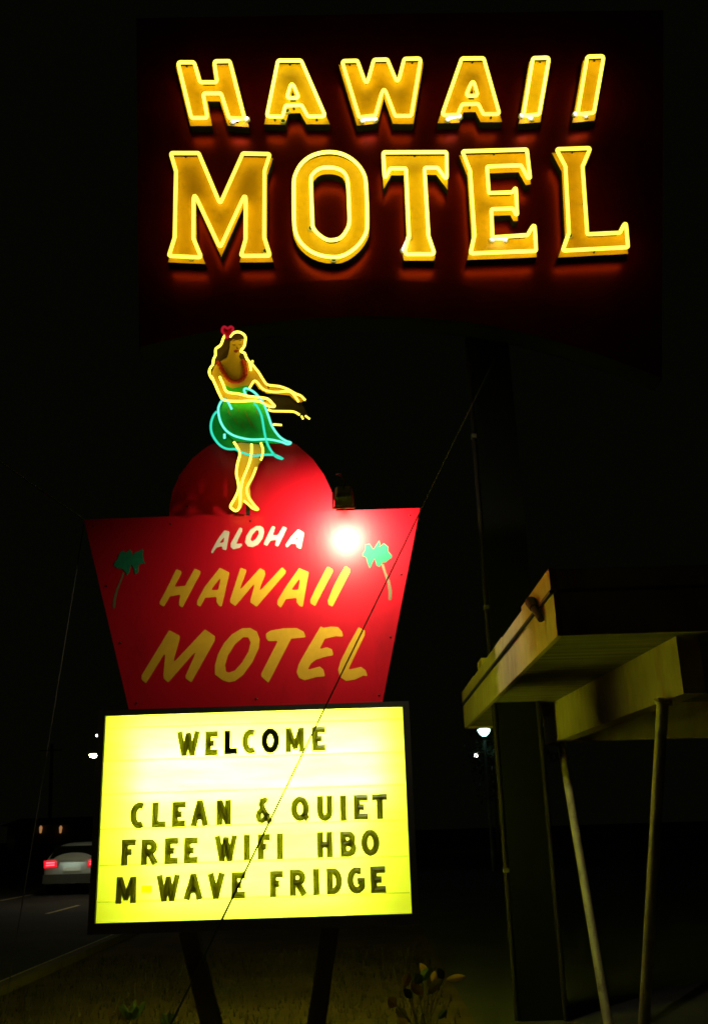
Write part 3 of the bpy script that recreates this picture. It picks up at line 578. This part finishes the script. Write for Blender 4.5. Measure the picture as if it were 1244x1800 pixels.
plate('flower_panel', [cdd([(490,450),(430,370),(370,290),(370,210),(430,150),(500,190),(580,150),(650,220),(600,330),(530,420)])], HY - .006, .005, 'flower', hula, 3)
neon(cdd([(490,430),(440,350),(390,290),(385,220),(430,175),(500,215),(570,175),(620,225),(580,330),(520,400)]), 'heart', .011)
MAT['heart_glass'] = MAT['heart_core']
for px, py in ((415, 790), (445, 640), (418, 872), (440, 716)):
    q = onY(px, py, HY + .012); MB().bar(q, (q.x, PY + .034 if py > 770 else HY + .06, q.z), .02).build('bracket', 'black', hula)
q0, q1 = onY(436, 640, HY + .062), onY(436, 905, HY + .062)
MB().bar((q1.x, HY + .062, q0.z), (q1.x, HY + .062, q1.z), .03).build('stand_bar', 'black', hula)

# ================================================================== FLOODLIGHT over the red sign
FLY = 7.04
fc = onY(604, 874, FLY)
fl = thing('floodlight', (fc.x, PY, onY(604, 895, PY).z), 'dark box floodlight on an arm above the top edge of the red sign', 'floodlight')
aim = (onY(612, 985, PY) - fc).normalized(); sx = aim.cross(Vector((0, 0, 1))).normalized(); sy = sx.cross(aim).normalized()
def fp(a_, b_, c_): return fc + sx * a_ + sy * b_ + aim * c_
hv = []
for hw, hh, c_ in ((.045, .04, -.075), (.062, .055, -.05), (.075, .068, .05)):
    hv += [fp(-hw, -hh, c_), fp(hw, -hh, c_), fp(hw, hh, c_), fp(-hw, hh, c_)]
hf = [(0, 1, 2, 3)] + [(k * 4 + i, k * 4 + (i + 1) % 4, k * 4 + 4 + (i + 1) % 4, k * 4 + 4 + i) for k in range(2) for i in range(4)]
obj('housing', hv, hf, 'cabinet', fl)
MAT['lamp'] = glow('lamp', (1.0, .90, .62), 1500)
obj('lens', [fp(math.cos(k * math.pi / 8) * .055, math.sin(k * math.pi / 8) * .05, .035) for k in range(16)], [tuple(range(16))], 'lamp', fl)
MAT['trim'] = paint('trim', (.75, .72, .62), .3, .6, .1, 20)
for s_ in (-1, 1):
    MB().bar(fp(s_ * .083, .05, -.01), fp(s_ * .083, -.085, .03), .012).build('yoke', 'trim', fl)
MB().bar(fp(-.088, -.088, .032), fp(.088, -.088, .032), .014).build('yoke', 'trim', fl)
e0 = fp(0, -.09, .034)
MB().bar(e0, (e0.x, PY + .05, onY(604, 892, PY).z + .03), .022).bar((e0.x, PY + .05, onY(604, 892, PY).z + .035), (e0.x, PY + .05, onY(604, 892, PY).z - .004), .024).build('arm', 'steel', fl)
cbp = [fp(0, .02, -.075), fp(.01, .10, -.09), fp(-.03, .16, -.10), fp(-.02, .22, -.06), fp(-.06, .27, -.02)]
v, f = tube(catmull(cbp, 4), .006, False, 6); obj('cable', v, f, 'conduit', fl)

# ================================================================== GUY WIRES and overhead wire
def wire(name, pts, r_, label, cat, mat='wire', group=None):
    v, f = tube(pts, r_, False, 6); return tag(obj(name, v, f, mat, None, smooth=True), label, cat, group)
a_, b_ = onY(868, 632, 9.215), onY(-58, 2507, 3.4); b_.z = -.02
wire('guy_wire', [a_.lerp(b_, k / 12) for k in range(13)], .0047, 'thin dark wire slanting across the front of the red sign and reader board', 'wire', group='guy wires')
a_, b_ = onY(149, 916, PY + .04), onY(-12, 1900, 7.64); b_.z = -.02
wire('guy_wire', [a_.lerp(b_, k / 12) for k in range(13)], .0042, 'thin wire running down to the ground left of the signs', 'wire', 'steel', group='guy wires')
MAT['pole_top'] = MAT['wood']
a_, b_ = onY(150, 914, PY + .05), onY(-260, 600, 6.9)
vp = thing('utility_pole', (b_.x - .12, 6.9, 0), 'wooden pole at the road edge holding the overhead wire left of the signs', 'utility pole')
MB().cone((b_.x - .12, 6.9, -.05), (b_.x - .12, 6.9, b_.z + .6), .13, .10, 12).build('pole', 'wood', vp)
MB().cone((b_.x - .03, 6.9, b_.z - .04), (b_.x - .03, 6.9, b_.z + .06), .03, .02, 8).build('insulator', 'porcelain', vp)
wire('overhead_wire', [a_.lerp(b_, k / 16) - Vector((0, 0, .06 * math.sin(math.pi * k / 16))) for k in range(17)], .005, 'overhead wire rising to the upper left from the corner of the red sign', 'wire')

# ================================================================== DRIVE-IN CANOPY
SZ = 2.70
n_, f_ = onZ(970, 1112, SZ), onZ(822, 1278, SZ)
XL = (n_.x + f_.x) / 2; YN, YF = n_.y, f_.y; XR = 7.2
ZT = (onY(968, 1008, YN).z + onY(818, 1215, YF).z) / 2
can = thing('canopy', (XL + 1, (YN + YF) / 2, 0), 'pale flat-roofed motel canopy with peeling fascia standing on slanted pipe columns', 'canopy')
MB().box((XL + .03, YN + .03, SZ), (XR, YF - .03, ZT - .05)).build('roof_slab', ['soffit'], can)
zs = SZ + (ZT - SZ) * .66
cuts = [YN, YN + .33, YN + 1.9, YN + 3.7, YF - .95, YF]
for i in range(len(cuts) - 1):
    j = random.uniform(0, .006)
    MB().box((XL - j, cuts[i] + .004, SZ - .02), (XL + .028, cuts[i + 1] - .004, zs - .012 + random.uniform(-.006, .004))).build('fascia_board', 'canopy_paint', can)
cuts2 = [YN, YN + 1.1, YN + 2.2, YN + 3.9, YF - 1.3, YF]
for i in range(len(cuts2) - 1):
    j = random.uniform(0, .01)
    MB().box((XL - .012 - j, cuts2[i] + .004, zs + .010), (XL + .028, cuts2[i + 1] - .004, ZT + random.uniform(-.008, .012))).build('fascia_board', 'canopy_paint', can)
for x0, x1 in ((XL + .03, XL + 2.4), (XL + 2.41, XL + 4.8), (XL + 4.81, XR)):
    MB().box((x0, YN, SZ - .02), (x1, YN + .028, zs - .012)).build('fascia_board', 'canopy_paint', can)
    MB().box((x0, YN - .012, zs + .010), (x1, YN + .028, ZT)).build('fascia_board', 'canopy_paint', can)
    MB().box((x0, YF - .028, SZ - .02), (x1, YF, ZT)).build('fascia_board', 'canopy_paint', can)
gt = MB(); gt.bar((XL - .014, YN + .02, zs - .001), (XL - .014, YF - .1, zs - .001), .020, .022); gt.build('gutter_strip', 'black', can)
# beams
BX0, BX1 = onZ(952, 1245, SZ).x, onZ(1187, 1118, SZ).x
bn, bf = onZ(1187, 1118, SZ).y, onZ(952, 1245, SZ).y
BX = (BX0 + BX1) / 2; BZ = SZ - .36
v = []
for (yy, xx) in ((bn, BX1), (bf, BX0)):
    for dz in (SZ - .001, BZ): v += [(xx, yy, dz), (xx + .14, yy, dz)]
obj('beam', v, [(0, 1, 3, 2), (4, 6, 7, 5), (0, 2, 6, 4), (1, 5, 7, 3), (0, 4, 5, 1), (2, 3, 7, 6)], 'canopy_paint', can)
MB().box((BX0 + .141, bf - .16, BZ + .02), (XR, bf - .01, SZ - .001)).build('cross_beam', 'canopy_paint', can)
MB().box((BX0 + .10 + 4.0, bn, BZ), (BX0 + .24 + 4.0, bf, SZ - .001)).build('beam', 'canopy_paint', can)
def strut(p0, p1, Y0, Y1, xs=0):
    a_, b_ = onY(*p0, Y0), onY(*p1, Y1); a_.z = BZ + .002; d_ = b_ - a_; b_ = a_ + d_ * ((a_.z + .02) / -d_.z)
    a_.x += xs; b_.x += xs
    mb = MB(); mb.cone(a_, b_, .037, .037, 16); mb.build('column', 'strut_paint', can, False)
    dd = (b_ - a_).normalized(); c_ = a_ + dd * .012
    MB().cone(c_, c_ + dd * .02, .06, .06, 16).build('column_collar', 'strut_paint', can)
strut((986, 1315), (1068, 1800), bf - .35, bf - 1.55); strut((1164, 1225), (1131, 1800), bn + .25, bn + 1.05)
strut((986, 1315), (1068, 1800), bf - .35, bf - 1.55, 4.0); strut((1164, 1225), (1131, 1800), bn + .25, bn + 1.05, 4.0)
# flashing where the pylon goes through the roof edge
MB().box((XL - .01, 9.5, ZT + .013), (XL + .2, 9.8, ZT + .08)).build('flashing', 'canopy_paint', can)
# small black spotlight fixed to the fascia
sl = onY(944, 1072, YN + .55); sl.x = XL - .018
sp_ = thing('spotlight', (XL - .018, YN + .5, zs), 'small black spotlight clamped to the near corner of the canopy fascia', 'spotlight')
yS = YN + .42
MB().cone((XL - .055, yS + .09, zs + .05), (XL - .05, yS + .02, zs - .01), .040, .030, 14).build('lamp_head', 'black', sp_)
MB().cone((XL - .048, yS + .015, zs - .015), (XL - .035, yS - .10, zs - .11), .026, .022, 12).build('lamp_body', 'black', sp_)
MB().bar((XL - .045, yS + .0, zs - .04), (XL - .013, yS + .0, zs - .04), .03).build('bracket', 'steel', sp_)
MB().box((XL - .012, yS - .05, zs - .10), (XL - .006, yS + .05, zs - .013)).build('mounting_plate', 'porcelain', sp_)

# ================================================================== CAR driving away
CYR = 31.0
ql = onY(73, 1527, CYR); car_x = ql.x + .93
car = thing('car', (car_x, CYR + 2.2, 0), 'pale hatchback car driving away on the road with red tail lights lit', 'car')
MAT['car_paint'] = paint('car_paint', (.58, .60, .54), .32, .5, .08, 3, coat=.5); MAT['car_glass'] = paint('car_glass', (.008, .010, .009), .08, .6, .1, 3)
MAT['tyre'] = paint('tyre', (.012, .012, .011), .85, .2, .2, 10); MAT['rim'] = paint('rim', (.45, .45, .42), .35, .6, .1, 10, metal=.8)
MAT['tail'] = glow('tail', (1.0, .008, .02), 1.0); MAT['tail_hot'] = glow('tail_hot', (1.0, .10, .13), 3.0); MAT['car_fill_lamp'] = glow('car_fill_lamp', (.85, 1.0, .85), 9)  # last one: emission of a fill lamp added at the tail
MAT['bumper'] = paint('bumper', (.10, .10, .09), .6, .3, .2, 8)
# stations from the tail (y=0) forward: y, floor, belt height, roof height, half widths at floor, belt, roof
ST = [(0.00, .42, .98, 1.02, .80, .84, .70), (.10, .32, 1.00, 1.10, .86, .89, .70), (.42, .30, 1.00, 1.46, .88, .91, .63), (1.1, .28, .98, 1.50, .89, .91, .64), (2.2, .28, .96, 1.49, .89, .91, .64), (2.9, .28, .95, 1.28, .89, .90, .64), (3.3, .28, .93, 1.00, .88, .88, .68), (3.9, .30, .86, .90, .86, .84, .62), (4.25, .38, .72, .74, .78, .74, .52)]
v = []
for y, zf, zb, zr, hf_, hb, hr in ST:
    sec = [(hf_ * .9, zf), (hf_, zf + .12), (hb * 1.01, (zf + zb) / 2), (hb, zb), (hr + .04, zr - .07), (hr * .7, zr), (0, zr + .015)]
    ring = [(x, z) for x, z in sec] + [(-x, z) for x, z in sec[-2::-1]]
    v += [(car_x + x, CYR + y, z) for x, z in ring]
nr = 13; f = []
for i in range(len(ST) - 1):
    for k in range(nr): f.append((i * nr + k, i * nr + (k + 1) % nr, (i + 1) * nr + (k + 1) % nr, (i + 1) * nr + k))
f += [tuple(range(nr)), tuple(range((len(ST) - 1) * nr, len(ST) * nr))]
bo = obj('body', v, f, 'car_paint', car, smooth=True)
sb = bo.modifiers.new('sub', 'SUBSURF'); sb.levels = 2; sb.render_levels = 2
def cq(name, pts, mat, par=car, depth=.012):
    v = [(car_x + x, CYR + y, z) for x, y, z in pts] + [(car_x + x, CYR + y + depth, z) for x, y, z in pts]; n = len(pts)
    return obj(name, v, [tuple(range(n)), tuple(range(n, 2 * n))[::-1]] + [(i, (i + 1) % n, n + (i + 1) % n, n + i) for i in range(n)], mat, par)
cq('rear_window', [(-.72, .075, 1.045), (.72, .075, 1.045), (.60, .315, 1.40), (-.60, .315, 1.40)], 'car_glass')
for s_ in (-1, 1):
    tl = cq('tail_light', [(s_ * .46, -.012, .80), (s_ * .86, .03, .78), (s_ * .88, .04, 1.0), (s_ * .50, -.006, 1.0)], 'tail', car, .03)
    for z_ in (.85, .92): cq('bulb_bar', [(s_ * .53, -.020, z_), (s_ * .80, .012, z_ - .006), (s_ * .80, .012, z_ + .028), (s_ * .53, -.020, z_ + .034)], 'tail_hot', tl, .006)
    for y0_, y1_ in ((.55, 1.35), (1.42, 2.35)):
        MB().add([(car_x + s_ * x, CYR + y, z) for x, y, z in ((.905, y0_, 1.03), (.905, y1_, 1.02), (.73, y1_ - .05, 1.38), (.73, y0_ + .12, 1.38), (.89, y0_, 1.03), (.89, y1_, 1.02), (.71, y1_ - .05, 1.38), (.71, y0_ + .12, 1.38))], [(0, 1, 2, 3), (7, 6, 5, 4), (0, 4, 5, 1), (1, 5, 6, 2), (2, 6, 7, 3), (3, 7, 4, 0)]).build('side_window', 'car_glass', car)
    for yy in (.75, 3.35):
        wc = Vector((car_x + s_ * .80, CYR + yy, .31))
        ty = MB().cone(wc - Vector((.10, 0, 0)), wc + Vector((.10, 0, 0)), .31, .31, 24).build('wheel', 'tyre', car)
        MB().cone(wc + Vector((s_ * .101, 0, 0)), wc + Vector((s_ * .108, 0, 0)), .20, .18, 18).build('rim', 'rim', ty)
MB().box((car_x - .84, CYR - .09, .34), (car_x + .84, CYR + .05, .60)).build('bumper', 'bumper', car)
cq('licence_plate', [(-.26, -.03, .68), (.26, -.03, .68), (.26, -.03, .80), (-.26, -.03, .80)], 'trim')
MB().box((car_x - .34, CYR - .150, .955), (car_x + .34, CYR - .125, .962)).build('car_fill_lamp', 'car_fill_lamp', car)  # added fill lamp that brightens the rear of the car
MB().box((car_x - .40, CYR - .19, .964), (car_x + .40, CYR + .02, .985)).box((car_x - .40, CYR - .19, .935), (car_x + .40, CYR - .17, .9635)).build('fill_lamp_lip', 'car_paint', car)  # added lip that keeps the fill lamp out of view
cq('rear_wiper', [(-.02, .09, 1.05), (.34, .12, 1.11), (.34, .12, 1.125), (-.02, .09, 1.075)], 'black')

# ================================================================== LAMPS far off
MAT['lamp_cool'] = glow('lamp_cool', (.50, 1.0, .92), 5); MAT['lamp_white'] = glow('lamp_white', (1.0, .95, .85), 9); MAT['lamp_warm'] = glow('lamp_warm', (1.0, .45, .16), .35)
MAT['street_lens'] = glow('street_lens', (1.0, .93, .62), 280)
MAT['lamp_pole'] = paint('lamp_pole', (.30, .34, .28), .6, .3, .2, 6)
g = onY(850, 1285, 38.0)
bl = thing('lamp_post', (g.x, 38.0, 0), 'tall lamp post with a bright white bowl lamp beyond the canopy edge', 'street lamp')
MB().cone((g.x, 38, 0), (g.x, 38, g.z - .26), .07, .05, 12).build('pole', 'lamp_pole', bl)
MB().lathe((g.x, 38, g.z), [(.001, -.20), (.08, -.19), (.16, -.12), (.225, -.02), (.245, .04), (.23, .065), (.14, .10), (.001, .12)], 20).build('bowl', 'lamp_cool', bl, True)
MB().lathe((g.x, 38, g.z), [(.05, -.27), (.09, -.25), (.10, -.205), (.05, -.203)], 16).build('collar', 'lamp_pole', bl)
def far_lamp(px, py, Y, r_, label):
    q = onY(px, py, Y); t_ = thing('street_lamp', (q.x + 1.1, Y, 0), label, 'street lamp')
    MB().cone((q.x + 1.1, Y, 0), (q.x + 1.1, Y, q.z + .3), .10, .06, 10).build('pole', 'lamp_pole', t_)
    MB().bar((q.x + 1.1, Y, q.z + .3), (q.x, Y, q.z + r_ + .02), .07).build('arm', 'lamp_pole', t_)
    MB().ball((q.x, Y, q.z), r_, 12, 0, (1, 1, .8)).build('globe', 'lamp_white', t_, True)
far_lamp(836, 1328, 70, .15, 'small white street lamp far off, low beside the dark pylon')
far_lamp(171, 1293, 95, .14, 'tiny distant street lamp just left of the reader board')
# cobra-head lamp hanging over the road; its mast stands on the verge behind the signs
LYd = 27.5
q = onY(166, 1324, LYd)
cl_ = thing('street_lamp', (-3.3, LYd, 0), 'street lamp glowing over the road just above the car', 'street lamp')
MB().cone((-3.3, LYd, 0), (-3.3, LYd, q.z + .35), .09, .07, 12).build('pole', 'lamp_pole', cl_)
v, f = tube(catmull([(-3.3, LYd, q.z + .30), (-4.2, LYd, q.z + .42), (-5.8, LYd, q.z + .30), (q.x + .15, LYd, q.z + .04)], 5), .035, False, 8); obj('lamp_arm', v, f, 'lamp_pole', cl_)
MB().ball((q.x, LYd, q.z), .20, 10, 0, (1.25, .6, .35)).build('lamp_head', 'lamp_pole', cl_, True)
MB().lathe((q.x, LYd, q.z - .06), [(.12, 0), (.09, -.04), (.001, -.06)], 12).build('lamp_lens', 'street_lens', cl_)
UYd = 80.0
pt, pb = onY(92, 1308, UYd), onY(87, 1500, UYd)
up_ = thing('utility_pole', (pb.x, UYd, 0), 'dim thin utility pole standing beyond the car on the far side of the road', 'utility pole')
MB().cone((pb.x, UYd, 0), (pt.x, UYd, pt.z), .17, .13, 12).build('pole', 'wood', up_)
MB().bar((pt.x - .9, UYd - .2, pt.z - .5), (pt.x + .9, UYd - .2, pt.z - .5), .10).build('cross_arm', 'wood', up_)
# a low house far down the road, with two porch lamps
HYd = 62.0
h0, h1 = onY(40, 1458, HYd), onY(150, 1458, HYd)
MAT['house_wall'] = paint('house_wall', (.07, .065, .05), .9, .2, .3, 2); MAT['house_roof'] = paint('house_roof', (.03, .03, .03), .9, .2, .3, 3)
hs = thing('house', ((h0.x + h1.x) / 2, HYd + 4, 0), 'dark low house far down the road with two dim porch lamps', 'house')
MB().box((h0.x - 1, HYd + .25, 0), (h1.x + 3, HYd + 7, 2.45)).build('wall', 'house_wall', hs)
MB().add([(h0.x - 1.4, HYd - .2, 2.46), (h1.x + 3.4, HYd - .2, 2.46), (h1.x + 3.4, HYd + 7.4, 2.46), (h0.x - 1.4, HYd + 7.4, 2.46), (h0.x - 1.4, HYd + 3.6, 2.95), (h1.x + 3.4, HYd + 3.6, 2.95)], [(0, 1, 5, 4), (2, 3, 4, 5), (0, 4, 3), (1, 2, 5), (0, 3, 2, 1)]).build('roof', 'house_roof', hs)
for px in (71, 106):
    c_ = onY(px, 1458, HYd); MB().lathe((c_.x, HYd + .12, c_.z), [(.001, -.22), (.06, -.20), (.10, .12), (.03, .22), (.001, .23)], 10).bar((c_.x, HYd + .12, c_.z), (c_.x, HYd + .25, c_.z), .04).build('porch_lamp', 'lamp_warm', hs)
cx_ = (h0.x + h1.x) / 2
for dx in (-1.9, 1.7): MB().box((cx_ + dx - .5, HYd + .20, 1.0), (cx_ + dx + .5, HYd + .249, 2.1)).build('window', 'car_glass', hs)
MB().box((cx_ - .45, HYd + .20, 0), (cx_ + .45, HYd + .249, 2.05)).build('door', 'wood', hs)

# ================================================================== PLANTS
MAT['leaf'] = paint('leaf', (.024, .042, .012), .6, .3, .4, 8); MAT['leaf_dry'] = paint('leaf_dry', (.34, .18, .06), .7, .2, .4, 12); MAT['leaf_pale'] = paint('leaf_pale', (.36, .30, .12), .7, .2, .4, 12); MAT['bark'] = paint('bark', (.09, .07, .05), .9, .1, .4, 10)
tq = onY(880, 1300, 39.2)
tree = thing('tree', (tq.x, 39.2, 0), 'leafy tree lit green beside the bright bowl lamp', 'tree')
tb = MB(); tb.cone((tq.x + .3, 39.2, 0), (tq.x + .35, 39.2, 2.6), .14, .10, 10)
for k in range(9):
    a_ = k * 2.4; ln = random.uniform(.8, 1.5); tb.cone((tq.x + .35, 39.2, 2.3 + .1 * (k % 4)), (tq.x + .35 + math.cos(a_) * ln, 39.2 + math.sin(a_) * ln, 3.2 + random.random() * 1.2), .045, .012, 6)
tb.build('trunk', 'bark', tree)
cr = MB()
for _ in range(2600):
    cl = random.Random(_ % 60); cx2, cy2, cz2 = cl.gauss(.3, .75), cl.gauss(0, .75), cl.gauss(3.75, .72)
    x, y, z = tq.x + cx2 + random.gauss(0, .20), 39.2 + cy2 + random.gauss(0, .20), cz2 + random.gauss(0, .16)
    if z < 2.2: continue
    s_ = random.uniform(.05, .10); a1 = Vector((random.gauss(0, 1), random.gauss(0, 1), random.gauss(0, 1))).normalized(); a2 = a1.cross(Vector((random.gauss(0, 1), random.gauss(0, 1), 1))).normalized(); c_ = Vector((x, y, z))
    cr.add([c_ - a1 * s_, c_ + a2 * s_ * .45, c_ + a1 * s_, c_ - a2 * s_ * .45], [(0, 1, 2, 3)])
cr.build('crown', 'leaf', tree)
def leaf_blade(mb, base, tip, wd, mi=0, cup=.25):
    b_, t_ = Vector(base), Vector(tip); d_ = t_ - b_; s_ = d_.cross(Vector((random.uniform(-.3, .3), 1, random.uniform(-.3, .3)))).normalized() * wd; nrm = s_.cross(d_).normalized() * wd * cup
    rows = []; n = 6
    for k in range(n + 1):
        u_ = k / n; wv = math.sin(math.pi * min(1, .06 + u_ * .94)) ** .8; c_ = b_ + d_ * u_ + nrm * math.sin(math.pi * u_); rows += [c_ - s_ * wv, c_ - nrm * wv, c_ + s_ * wv]
    f = []
    for k in range(n):
        for j in (0, 1): f.append((k * 3 + j, k * 3 + j + 1, k * 3 + 4 + j, k * 3 + 3 + j))
    mb.add(rows, f, mi)
PLY = 8.1
pq = onY(745, 1790, PLY)
fp_ = thing('leafy_plant', (pq.x, PLY, 0), 'low plant with upright pale and brown oval leaves right of the sign posts', 'plant')
for a_, b_, wd, mt in (((350,500),(405,355),.028,'leaf_dry'), ((575,610),(435,490),.030,'leaf_dry'), ((440,650),(350,550),.024,'leaf'), ((255,740),(150,665),.032,'leaf_dry'), ((380,880),(250,785),.028,'leaf_pale'), ((640,600),(800,430),.030,'leaf_pale'), ((620,380),(545,240),.024,'leaf_dry'), ((690,470),(720,330),.020,'leaf_dry'), ((860,430),(1075,390),.022,'leaf_dry'), ((480,470),(560,380),.03,'leaf'), ((560,440),(640,300),.03,'leaf'), ((380,960),(300,870),.028,'leaf_dry'), ((760,900),(860,800),.02,'leaf'), ((600,960),(560,850),.02,'leaf_pale'), ((820,420),(760,300),.024,'leaf')):
    yy = PLY + random.uniform(-.2, .2); p0, p1 = [onY(660 + q[0] / 6.911, 1660 + q[1] / 6.911, yy) for q in (a_, b_)]
    mb = MB(); leaf_blade(mb, p0, p1 + (p1 - p0) * .1, wd * 1.25); mb.build('leaf', mt, fp_)
    v, f = tube(catmull([p0, p0.lerp(Vector((pq.x + random.uniform(-.1, .1), PLY, 0)), .5) + Vector((random.uniform(-.04, .04), 0, .03)), (pq.x + random.uniform(-.1, .1), PLY + random.uniform(-.08, .08), -.01)], 4), .0035, False, 5); obj('stem', v, f, 'bark', fp_)
def weed(px, py, Y, n, h, label):
    q = onY(px, py, Y); t_ = thing('weed', (q.x, Y, 0), label, 'weed', 'weeds on the verge')
    for k in range(n):
        a_ = random.uniform(0, 6.28); ln = random.uniform(.5, 1) * h; hh = random.uniform(.4, 1) * h; b_ = Vector((q.x + math.cos(a_) * .02, Y + math.sin(a_) * .02, 0)); mb = MB()
        leaf_blade(mb, b_, b_ + Vector((math.cos(a_) * ln * .7, math.sin(a_) * ln * .7, hh)), .02 + .01 * random.random()); mb.build('leaf', 'leaf', t_)
weed(232, 1768, 9.9, 14, .16, 'leafy weed in the grass left of the slanting sign post')
weed(300, 1790, 9.6, 10, .12, 'small weed close beside the left sign post')
